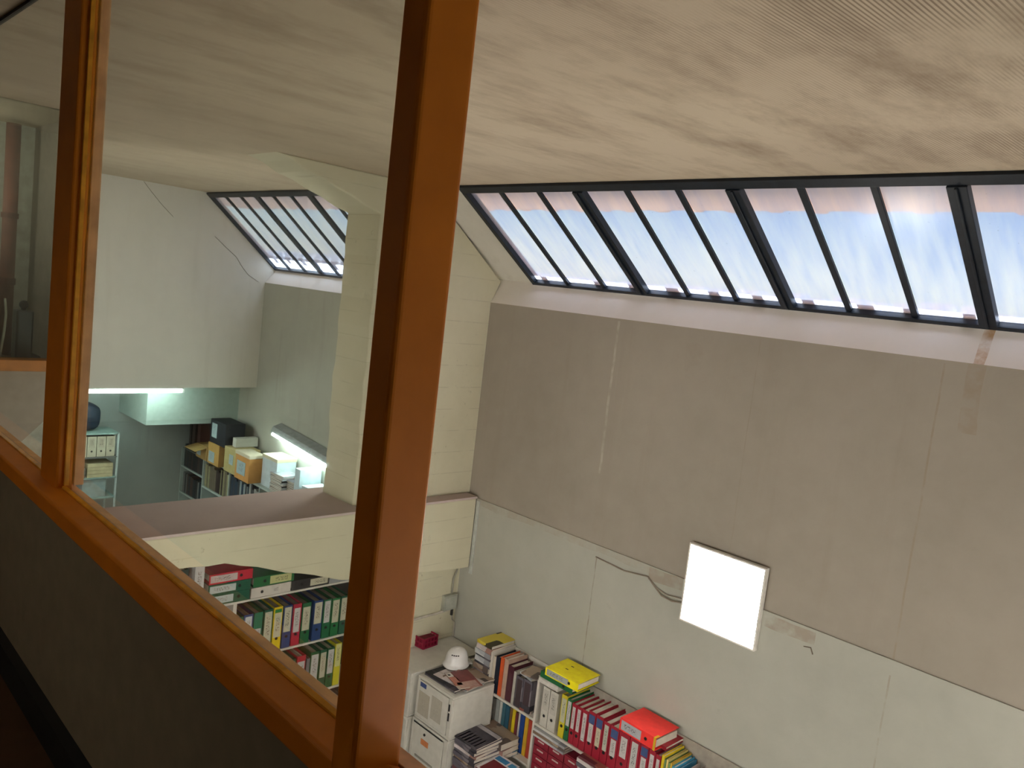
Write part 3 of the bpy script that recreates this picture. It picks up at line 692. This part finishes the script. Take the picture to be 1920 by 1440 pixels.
up(-4.44, .10, .29, (104, 84, 92), 'thick grey-brown patterned tome with ornate spine, right one of two', group=U, lab=(.2, .92, (74, 58, 64)), lw=.7, mat=MAGS[1])
pile(-4.42, 5.10, ZU + .292, .17, .2, [(.014, 3, .2), (.02, 7, -.15)], 'the small books lying on the thick tomes', 'small books on the tomes', name='book', cat='book')
pile(-4.40, 5.02, ZU, .10, .05, [(.02, 0, .25, .12, .07)], 'the objects at the foot of the tomes', None, name='notebook', cat='notebook')
# lower shelf of A
L2 = 'books upright on the lower narrow shelf'
for x0, w, h, c, t_ in ((-4.83, .03, .34, (120, 118, 112), 'grey book, left end'), (-4.795, .045, .35, (160, 164, 160), 'pale grey book'), (-4.745, .03, .35, (196, 196, 190), 'white thin book'),
                        (-4.71, .04, .36, (60, 100, 112), 'teal book'), (-4.665, .045, .35, (44, 88, 108), 'dark teal book'), (-4.612, .03, .35, (110, 84, 50), 'brown book'), (-4.578, .035, .36, (214, 192, 36), 'bright yellow book'),
                        (-4.538, .03, .34, (110, 50, 56), 'dark red book'), (-4.502, .02, .35, (198, 194, 188), 'thin white book beside the blue'), (-4.478, .05, .36, (34, 70, 140), 'blue book'),
                        (-4.42, .04, .365, (214, 172, 48), 'amber yellow book'), (-4.374, .04, .35, (176, 68, 50), 'red-orange book'), (-4.33, .045, .35, (130, 110, 76), 'brown book, right end')):
    up(x0, w, h, c, t_ + ' on the lower narrow shelf', z=ZL, d=.2, y=SY + .07, group=L2)
pile(-4.63, 4.93, ZL - .0, .36, .22, [(.06, 3, -.04), (.05, 2, .05), (.035, 4, -.06)], 'the thick volumes lying before the lower books', 'volumes lying on the lower narrow shelf', name='book', cat='book', jit=.02)
# shelf B upper row
G = 'red binders on the wide shelf'
ZR = -3.588
def bnd(x0, x1, h, c, lb, txt, group=G, hole=True, **kw):
    w = x1 - x0 - .002
    return codex('lever_arch_binder', ((x0 + x1) / 2, SY + .012, ZR), w, .28, h, c, txt, 'binder', group, lab=lb, hole=hole, **kw)
bnd(-4.208, -4.128, .345, (200, 196, 186), (.42, .93, (198, 194, 184)), 'pale grey binder, left one of the pair', group='pale grey binders')
bnd(-4.124, -4.036, .345, (200, 196, 186), (.42, .93, (198, 194, 184)), 'pale grey binder, right one of the pair', group='pale grey binders')
bnd(-3.998, -3.935, .37, (206, 190, 40), (.36, .92, (202, 200, 170)), 'yellow binder with long pale label beside the red row', group='coloured binders beside the red row')
bnd(-3.932, -3.884, .36, (34, 104, 60), (.36, .95, WH), 'narrow green binder with white label beside the red row', group='coloured binders beside the red row')
reds = [(-3.880, -3.829, .345, (.38, .92, WH), 'leftmost'), (-3.827, -3.772, .345, (.38, .93, WH), 'second from the left'), (-3.769, -3.705, .345, (.24, .92, WH), 'third from the left, with a low long label'),
        (-3.702, -3.628, .365, (.30, .72, WH), 'fourth from the left, with a blue mark above its label'), (-3.624, -3.548, .365, (.30, .72, (204, 196, 170)), 'fifth from the left, with a cream label under a blue mark'),
        (-3.545, -3.478, .35, (.32, .93, (190, 196, 180)), 'sixth from the left, with a tall greenish label'), (-3.474, -3.388, .35, (.30, .70, WH), 'seventh from the left, with a blue mark'),
        (-3.385, -3.282, .345, (.42, .90, WH), 'eighth from the left, wide with a short label'), (-3.279, -3.182, .345, (.2, .93, (200, 200, 198)), 'ninth from the left, under the lying red one'),
        (-3.179, -3.102, .35, (.30, .70, WH), 'tenth from the left, with a blue mark'), (-3.099, -3.040, .34, (.2, .9, WH), 'eleventh from the left'), (-3.037, -2.992, .33, (.15, .9, WH), 'narrow rightmost')]
for a, b_, h_, lb, t_ in reds:
    bm2 = (.73, .93, (62, 84, 130)) if 'blue mark' in t_ else None
    bnd(a, b_, h_, (158, 30, 50), lb, 'red binder, ' + t_ + ', red row', band=bm2, lw=.6)
F = 'coloured folders right of the red binders'
for i, (w, h, c, t_) in enumerate(((.022, .35, (226, 196, 40), 'yellow folder standing next to the red binders'), (.014, .33, (110, 140, 90), 'green folder behind the yellow one'), (.016, .335, (214, 196, 120), 'cream yellow folder between the two green ones'),
                                  (.014, .32, (120, 150, 90), 'light green folder left of the amber one'), (.014, .325, (206, 170, 60), 'amber folder left of the light blue one'), (.026, .31, (70, 160, 196), 'light blue folder right of the amber one'), (.018, .30, (60, 140, 180), 'blue folder beside the papers'))):
    x0 = -2.985 + sum((.022, .014, .016, .014, .014, .026, .018)[:i]) + i * .003
    codex('paper_folder', (x0 + w / 2, SY + .012, ZR), w, .26, h, c, t_, 'folder', F, t=.002, fill=.9)
for i in range(9):
    sh_ = MB(); a0 = math.radians(4 + i * 5)
    x0 = -2.83 + i * .012
    g_ = MB().grid_face(lambda u, v: (u * .0 + .30 * v * math.sin(a0) * (1 + .2 * v), u * .24, .30 * v * math.cos(a0)), 4, 6)
    o_ = g_.build('paper_sheet', flat((206, 194, 190), .8, .04), loc=(x0, SY + .02, ZR + H)); o_.modifiers.new('thick', 'SOLIDIFY').thickness = .002
    tag(o_, NTH[i] + ' from the left of the pinkish white sheets fanned at the shelf end', 'paper', 'fanned papers at the right end')
bnd(-2.62, -2.53, .34, (120, 60, 50), None, 'brown binder at the bottom edge of the photo, right of the papers', group=None, hole=False)
# things lying on top of the rows
r = thing('storage_box', (-4.255, SY - .02, -3.218), 'off-white flat box lying across the two pale grey binders', 'box')
MB().box(0, .225, 0, .27, 0, .05).build('body', flat((206, 200, 194), .5), r, bevel=.012); MB().box(.0, .225, 0, .27, .05, .056).build('lid', flat((200, 194, 188), .5), r, bevel=.003)
def liebinder(xl, L, y, zc, w, c, lb, txt, jit=0, sticker=False, slots=True, d=.29, band=None):
    r_ = codex('lever_arch_binder', (xl + L, y, zc), w, d, L, c, txt, 'binder', 'binders lying on the shelf rows', lab=lb, hole=True, pose='left', jit=jit, t=.003, fill=.62, band=band)
    if slots:
        for yy_ in (.075, .15):
            s_ = MB(); s_.box(w / 2 - .0005, w / 2 + .0012, yy_ - .005 + .05, yy_ + .005 + .05, L * .60 - (yy_ - .075) * 0, L * .60 + .028); s_.build('slot', M['black'], r_)
    if sticker:
        MB().box(w / 2 - .0005, w / 2 + .0015, -.001, .05, .0, .022).build('sticker', flat((226, 170, 20), .5), r_)
        MB().box(-w / 2, w / 2 + .0015, -.003, -.0005, .002, .02).build('sticker', flat((216, 180, 40), .5), r_)
    return r_
liebinder(-4.235, .36, SY - .02, -3.134, .052, (26, 100, 56), None, 'green lever arch binder lying under the yellow one', slots=False)
liebinder(-4.165, .355, SY - .035, -3.073, .068, (255, 234, 18), (.30, .95, (176, 180, 180)), 'bright yellow lever arch binder lying on top of the green one', jit=.03)
liebinder(-3.375, .345, SY - .03, -3.168, .10, (255, 58, 54), (.40, .95, (184, 184, 190)), 'bright red lever arch binder lying on the red row, with yellow sticker', jit=-.03, sticker=True, slots=False)
codex('lever_arch_binder', (-2.99, SY + .06, -3.225 + .012), .03, .25, .2, (150, 30, 44), 'dark red thin folder lying beneath the bright red binder', 'folder', pose='left', fill=.6)
# below board of B: papers on the red drawer boxes
pile(-4.06, 5.05, -3.686, .36, .20, [(.02, 7, 0), (.022, 3, .02), (.018, 7, -.02)], 'the grey papers on the red drawer box', 'papers on the red drawer box', name='document_stack', cat='papers')
db = thing('drawer_box', (-4.24, SY + .004, -4.098), 'dark red box of small drawers with white label slots', 'drawers')
MB().box(0, .53, .008, .28, 0, .408).build('body', flat((128, 30, 48), .5), db, bevel=.003)
for i in range(3):
    for j in range(5):
        dr = MB().box(.006 + i * .175, .175 + i * .175 - .004, 0, .008, .006 + j * .08, .08 + j * .08).build('drawer', flat((140, 34, 52), .5), db, bevel=.002)
        MB().box(.05 + i * .175, .12 + i * .175, -.002, .0, .045 + j * .08, .058 + j * .08).build('label_holder', flat((206, 186, 180), .5), dr)
pile(-3.55, 5.02, -4.098 + .26, .30, .22, [(.022, 0, .02), (.03, 2, -.03), (.03, 1, .02), (.04, 2, 0), (.13, 1, .02)], 'the stack right of the red drawer box', 'papers right of the red drawer box', name='document_stack', cat='papers')
tag(A().box(-3.69, -3.40, 4.985, 5.25, -4.098, -3.84).build('cardboard_box', flat((150, 120, 90), .8)), 'brown box under the paper stack below the red binders', 'box')

# ---- low table with two magazine piles in front of the narrow shelf ----
tb = thing('side_table', (-4.48, 4.71, -4.7), 'low white side table carrying the two magazine piles', 'table')
MB().box(-.27, .30, -.23, .23, .43, .45).build('tabletop', M['shelf_white'], tb, bevel=.003)
for sx in (-.24, .27):
    for sy in (-.2, .2): MB().box(sx - .02, sx + .02, sy - .02, sy + .02, 0, .43).build('leg', M['shelf_white'], tb)
tp = pile(-4.625, 4.70, -4.249, .27, .32, [(.012, 5, .05), (.03, 1, .02), (.03, 1, -.05), (.028, 2, .06), (.03, 1, -.04), (.034, 1, .03), (.03, 3, -.06), (.034, 1, .05), (.034, 1, 0), (.034, 0, .04), (.03, 1, -.03), (.034, 5, .02), (.034, 1, 0), (.03, 1, .04)], 'the tall grey pile beside the cabinet', 'magazines of the tall grey pile', jit=.03)
deco(tp, [('printed_band', .0, 1, .82, .97, (170, 166, 170)), ('printed_picture', .06, .94, .05, .78, (66, 62, 72))] + [('printed_ray', .1 + .14 * i, .15 + .14 * i, .05, .5, (124, 118, 128)) for i in range(6)])
tp = pile(-4.355, 4.69, -4.249, .24, .30, [(.010, 0, .06), (.014, 4, .0), (.02, 2, -.06), (.02, 2, .05), (.02, 5, -.03), (.024, 1, .04), (.03, 1, -.03), (.03, 5, .02), (.03, 1, 0), (.03, 5, .02), (.03, 1, .02), (.03, 5, 0)], 'the lower pile with a maroon cover', 'magazines of the lower maroon-topped pile', jit=.03)
deco(tp, [('printed_margin', .0, 1, .0, 1, (208, 202, 204)), ])
deco((tp[0], tp[1] + .002, tp[2], tp[3]), [('printed_picture', .12, .78, .06, .66, (112, 22, 34)), ('printed_band', .08, .62, .72, .92, (44, 120, 168)), ('printed_band', .7, .95, .72, .92, (60, 130, 170))])
tag(A().tube([(-4.42, 4.58, -3.955), (-4.34, 4.575, -3.957)], .004, 8).build('pen', flat((210, 210, 212), .3)), 'silver pen lying at the front of the maroon-topped pile', 'pen')

# ------------------------------------------------------------------ FAR ROOM
FXX = -11.3
mr = thing('metal_shelving', (FXX, 2.76, -4.7), 'pale metal shelving unit against the recess wall', 'shelf')
Wd = 1.075
for (a, b_) in ((-.02, 0), (-.42, -.40)):
    for y in (0, Wd): MB().box(a, b_, y - .012, y + .012, 0, zz(-2.45)).build('upright', flat((190, 204, 200), .5), mr)
for z in (-2.45, -3.06, -3.34, -3.8): MB().box(-.42, .0, 0, Wd, zz(z) - .02, zz(z)).build('shelf_board', flat((150, 176, 170), .5), mr)
MB().box(-.42, 0, .0, Wd, zz(-2.79), zz(-2.775)).build('shelf_board', flat((120, 120, 116), .5), mr)
for i in range(9):
    y = 3.80 - i * .118
    codex('archive_binder', (FXX - .01, y - .056, -2.772), .108, .30, .275, (196, 190, 168), ('rightmost' if i == 0 else NTH[i] + ' from the right') + ', cream archive binder on the metal shelving', 'binder', 'cream archive binders on the metal shelving', lab=(.45, .95, (192, 184, 164)), hole=True, face='+x')
for i in range(4):
    o_ = tag(A().box(FXX - .3, FXX - .01, 3.47, 3.79, -3.058 + i * .047, -3.015 + i * .047).build('document_box', flat((196, 184, 146), .7)), NTH[i] + ' from the bottom, flat cream document box on the metal shelving', 'box', 'flat cream document boxes')
for i in range(3):
    o_ = tag(A().box(FXX - .3, FXX - .015, 3.06, 3.45, -3.058 + i * .045, -3.017 + i * .045).build('document_bundle', flat((116, 112, 100), .7)), NTH[i] + ' from the bottom, grey paper bundle beside the cream boxes', 'papers', 'grey paper bundles')
tag(A().box(FXX - .3, FXX - .03, 3.42, 3.72, -3.338, -3.09).build('document_box', flat((150, 166, 164), .6), bevel=.004), 'pale grey carton on the third metal shelf', 'box')
bgb = thing('travel_bag', (FXX - .22, 3.30, -2.449), 'dark blue bag lying on top of the metal shelving', 'bag')
mb = MB()
def bagf(u, v):
    a = u * 2 * math.pi; ph = (v - .5) * math.pi
    sx = math.copysign(abs(math.cos(ph)) ** .5, 1)
    return (.17 * sx * math.copysign(abs(math.cos(a)) ** .6, math.cos(a)), .34 * math.sin(ph) if False else .34 * math.copysign(abs(math.sin(ph)) ** .7, math.sin(ph)), .20 + .20 * sx * math.copysign(abs(math.sin(a)) ** .6, math.sin(a)) + .008 * math.sin(14 * v))
mb.grid_face(bagf, 20, 16); mb.build('body', flat((24, 40, 58), .6, .2), bgb, smooth=True)
MB().tube([(.17, -.12, .25), (.2, -.1, .35), (.2, .0, .38), (.2, .1, .35), (.17, .12, .25)], .012).build('handle', flat((18, 26, 36), .6), bgb)
# shelf C along the far wall and what stands on it
CY = 4.95
sc = thing('bookshelf', (-11.88, CY, -4.7), 'pale shelving along the far wall loaded with boxes and books', 'bookshelf')
cw = flat((176, 190, 184), .5, .05)
for x in (0, .78, 1.62, 2.5, 3.4, 4.2): MB().box(x, x + .022, 0, .33, 0, zz(-2.83)).build('side_panel', cw, sc)
for z, xa, xb in ((-3.10, 0, .78), (-3.50, 0, .78), (-3.225, .80, 4.2), (-3.6, .80, 4.2), (-2.80, .80, 4.2)): MB().box(xa, xb, 0, .33, zz(z) - .025, zz(z)).build('shelf_board', cw, sc)
MB().box(0, 4.2, .32, .33, 0, zz(-2.83)).build('back_panel', flat((110, 116, 112), .6), sc)
dk = [(40, 40, 44), (70, 54, 50), (34, 48, 56), (60, 58, 56), (96, 92, 88), (30, 34, 40), (120, 124, 122), (84, 60, 54)]
def rowbooks(x0, x1, z, hmin, hmax, cols, where, group, y=CY + .02):
    x = x0; n_ = 0
    while x < x1 - .03:
        w = random.uniform(.03, .07); c = random.choice(cols)
        codex('book', (x + w / 2, y, z), w, .24, random.uniform(hmin, hmax), c, NTH[n_] + ' from the left, ' + where, 'book', group, face='-y', page='page2'); x += w + .002; n_ += 1
rowbooks(-11.80, -11.12, -3.10, .28, .34, dk[:6], 'dark book on the upper recess shelf', 'dark books on the upper left recess shelf')
rowbooks(-11.80, -11.12, -3.50, .26, .32, dk, 'dark book on the lower recess shelf', 'dark books on the lower left recess shelf')
rowbooks(-11.05, -10.30, -3.225, .30, .38, [(80, 62, 54), (150, 146, 110), (52, 40, 40), (110, 100, 84), (136, 124, 98)], 'old book under the tan boxes', 'old books under the tan boxes')
rowbooks(-10.24, -9.42, -3.225, .30, .39, [(150, 160, 162), (40, 60, 80), (170, 172, 166), (60, 64, 70), (120, 128, 128)], 'grey book under the khaki box', 'grey books under the cream box')
for i, (x, h) in enumerate(((-11.72, .52), (-11.60, .56), (-11.42, .56))):
    codex('folio', (x, CY + .05, -2.829 - .0), .1 if i else .06, .26, h, [(48, 40, 40), (60, 46, 42), (92, 62, 56)][i], ['dark tall folio at the far left of the recess shelf', 'brown tall folio in the middle of the three', 'reddish tall folio beside the tan box'][i], 'book', None)
MB().box(0, .8, 0, .33, zz(-2.83), zz(-2.83) + .001).build('shelf_board', cw, sc)
tanb = flat((186, 156, 96), .8, .1)
def carton(x0, x1, y0, y1, z0, z1, rgb, label, lab=None, lid=None, name='cardboard_box', group=None, labc=(176, 196, 200)):
    r_ = thing(name, (x0, y0, z0), label, 'box', group)
    w, d_, h_ = x1 - x0, y1 - y0, z1 - z0; c = flat(rgb, .75, .08)
    MB().box(0, w, 0, d_, 0, h_ - (.045 if lid else 0)).build('body', c, r_, bevel=.004)
    if lid: MB().box(-.006, w + .006, -.006, d_ + .006, h_ - .045, h_).build('lid', flat(lid, .75, .06), r_, bevel=.003)
    if lab: MB().box(lab[0] * w, lab[1] * w, -.004, -.0005, lab[2] * h_, lab[3] * h_).build('label', paper(labc, (120, 130, 140)), r_)
    return r_
carton(-11.16, -10.80, 4.86, 5.22, -2.80, -2.60, (170, 138, 84), 'open tan cardboard box with raised flap beside the folios', (.1, .45, .2, .7))
fl = bpy.context.scene.objects[-1] if False else None
m_ = MB(); m_.hexa([(-11.18, 4.70, -2.66 + H), (-10.82, 4.70, -2.66 + H), (-10.82, 4.86, -2.62 + H), (-11.18, 4.86, -2.62 + H), (-11.18, 4.70, -2.655 + H), (-10.82, 4.70, -2.655 + H), (-10.82, 4.86, -2.612 + H), (-11.18, 4.86, -2.612 + H)])
tag(m_.build('cardboard_sheet', tanb), 'tan cardboard flap sticking out in front of the open box', 'cardboard')
carton(-10.77, -10.42, 4.86, 5.2, -2.80, -2.50, (190, 150, 84), 'tan cardboard box supporting the black box', (.12, .62, .1, .6), group=None)
carton(-10.76, -10.28, 4.87, 5.15, -2.499, -2.17, (30, 34, 42), 'black box with white label on top of the tan box', (.12, .45, .25, .85))
carton(-10.29, -9.905, 4.88, 5.2, -2.80, -2.46, (186, 172, 116), 'pale khaki box between the black and orange boxes', (.4, .7, .35, .75), lid=(190, 176, 124))
carton(-9.895, -9.50, 4.85, 5.06, -2.80, -2.43, (206, 150, 84), 'orange-tan box with cream lid and large white label', (.15, .75, .2, .68), lid=(214, 204, 180))
carton(-9.44, -9.05, 5.0, 5.27, -2.80, -2.385, (206, 220, 226), 'large white box beneath the wall lamp', lid=(216, 208, 178), name='storage_box')
carton(-10.22, -10.12, 4.95, 5.27, -2.459, -2.335, (196, 196, 186), 'white narrow box standing on the khaki box', name='storage_box')
pile(-8.98, 5.08, -2.80, .24, .30, [(.02, 7, .1), (.018, 2, -.05), (.02, 7, .06), (.024, 5, 0), (.02, 7, -.06), (.02, 2, .05), (.018, 5, 0), (.022, 7, .04), (.02, 2, -.03), (.02, 3, .02), (.02, 7, 0), (.02, 5, 0)], 'the bright pile beneath the wall lamp', 'magazines in the bright pile', face='+x')
pile(-8.72, 5.14, -2.80, .22, .22, [(.02, 5, .1), (.018, 1, -.05), (.02, 7, .06), (.024, 5, 0), (.02, 1, -.06), (.02, 5, .05), (.018, 5, 0), (.022, 7, .04), (.02, 5, -.03), (.02, 3, .02)], 'the darker pile behind the bright one', 'magazines in the darker pile', face='+x')
carton(-8.55, -8.43, 4.97, 5.27, -2.80, -2.37, (206, 224, 232), 'white upright box next to the column', name='storage_box')
carton(-8.40, -7.8, 4.99, 5.27, -2.80, -2.55, (200, 214, 220), 'white box mostly hidden by the column', name='storage_box')

# ------------------------------------------------------------------ CABLES ON THE WALLS
jb = thing('junction_box', (-5.745, 5.17, -3.09), 'grey plastic junction box on the wall under the beam', 'junction box')
MB().box(0, .05, -.085, .085, -.07, .085).build('box', flat((168, 170, 158), .5), jb, bevel=.006)
MB().box(.05, .056, -.065, .065, -.05, .065).build('cover', flat((176, 178, 166), .5), jb, bevel=.003)
MB().tube([(.02, .05, -.14), (.02, .05, -.07)], .014, 10).build('gland', M['dark'], jb)
cb = flat((176, 170, 158), .6)
tag(A().tube([(-5.725, 5.22, -3.225), (-5.727, 5.24, -3.28), (-5.727, 5.275, -3.32), (-5.727, 5.275, -3.46)], .009, 8).build('cable', cb), 'short cable running from junction box down the corner', 'cable')
tag(A().tube([(-5.73, 4.42, -3.19), (-5.73, 5.0, -3.178), (-5.73, 5.2, -3.17)], .012, 8).build('cable_conduit', flat((196, 188, 176), .6)), 'horizontal conduit on the whitewashed wall below the junction box', 'conduit')
tag(A().tube([(-5.73, 5.2, -3.0), (-5.73, 5.2, -2.85), (-5.72, 5.24, -2.72)], .009, 8).build('cable', flat((150, 148, 138), .6)), 'cable rising from the junction box to the beam', 'cable')
tag(A().box(-5.60, -5.56, 5.272, 5.284, -2.76, -2.02).build('cable_trunking', flat((190, 194, 188), .5)), 'thin pale trunking strip in the corner beside the beam end', 'trunking')
tag(A().tube([(-4.06, 5.276, -2.10), (-3.75, 5.276, -2.12), (-3.52, 5.276, -2.09), (-3.46, 5.27, -2.13), (-3.36, 5.262, -2.19), (-3.26, 5.262, -2.2), (-3.14, 5.25, -2.17)], .006, 8).build('cable', flat((140, 128, 114), .7)), 'grey cable running along the wall to the LED panel', 'cable')
tag(A().tube([(-3.52, 5.276, -2.09), (-3.42, 5.27, -2.15), (-3.32, 5.268, -2.17), (-3.14, 5.25, -2.14)], .004, 8).build('cable', flat((150, 140, 126), .7)), 'thinner cable looping above the grey one to the LED panel', 'cable')
tag(A().tube([(-2.2, 5.288, -2.14), (-2.15, 5.285, -2.13), (-2.13, 5.285, -2.17)], .005, 8).build('cable', flat((120, 108, 96), .7)), 'short cable stub right of the LED panel', 'cable')
# crack lines on end wall
tag(A().tube([(-10.35, 3.62, .87), (-10.35, 3.72, .76), (-10.35, 3.86, .62), (-10.35, 4.0, .5)], .0035, 6).build('wall_crack', flat((130, 122, 112), .9)), 'thin crack in the end wall, near the ceiling', 'crack')
tag(A().tube([(-10.35, 4.55, .33), (-10.35, 4.72, .2), (-10.35, 4.86, .1), (-10.35, 4.95, -.02), (-10.35, 5.05, -.12), (-10.35, 5.2, -.2)], .0035, 6).build('wall_crack', flat((130, 122, 112), .9)), 'thin crack in the end wall, beside the far skylight', 'crack')
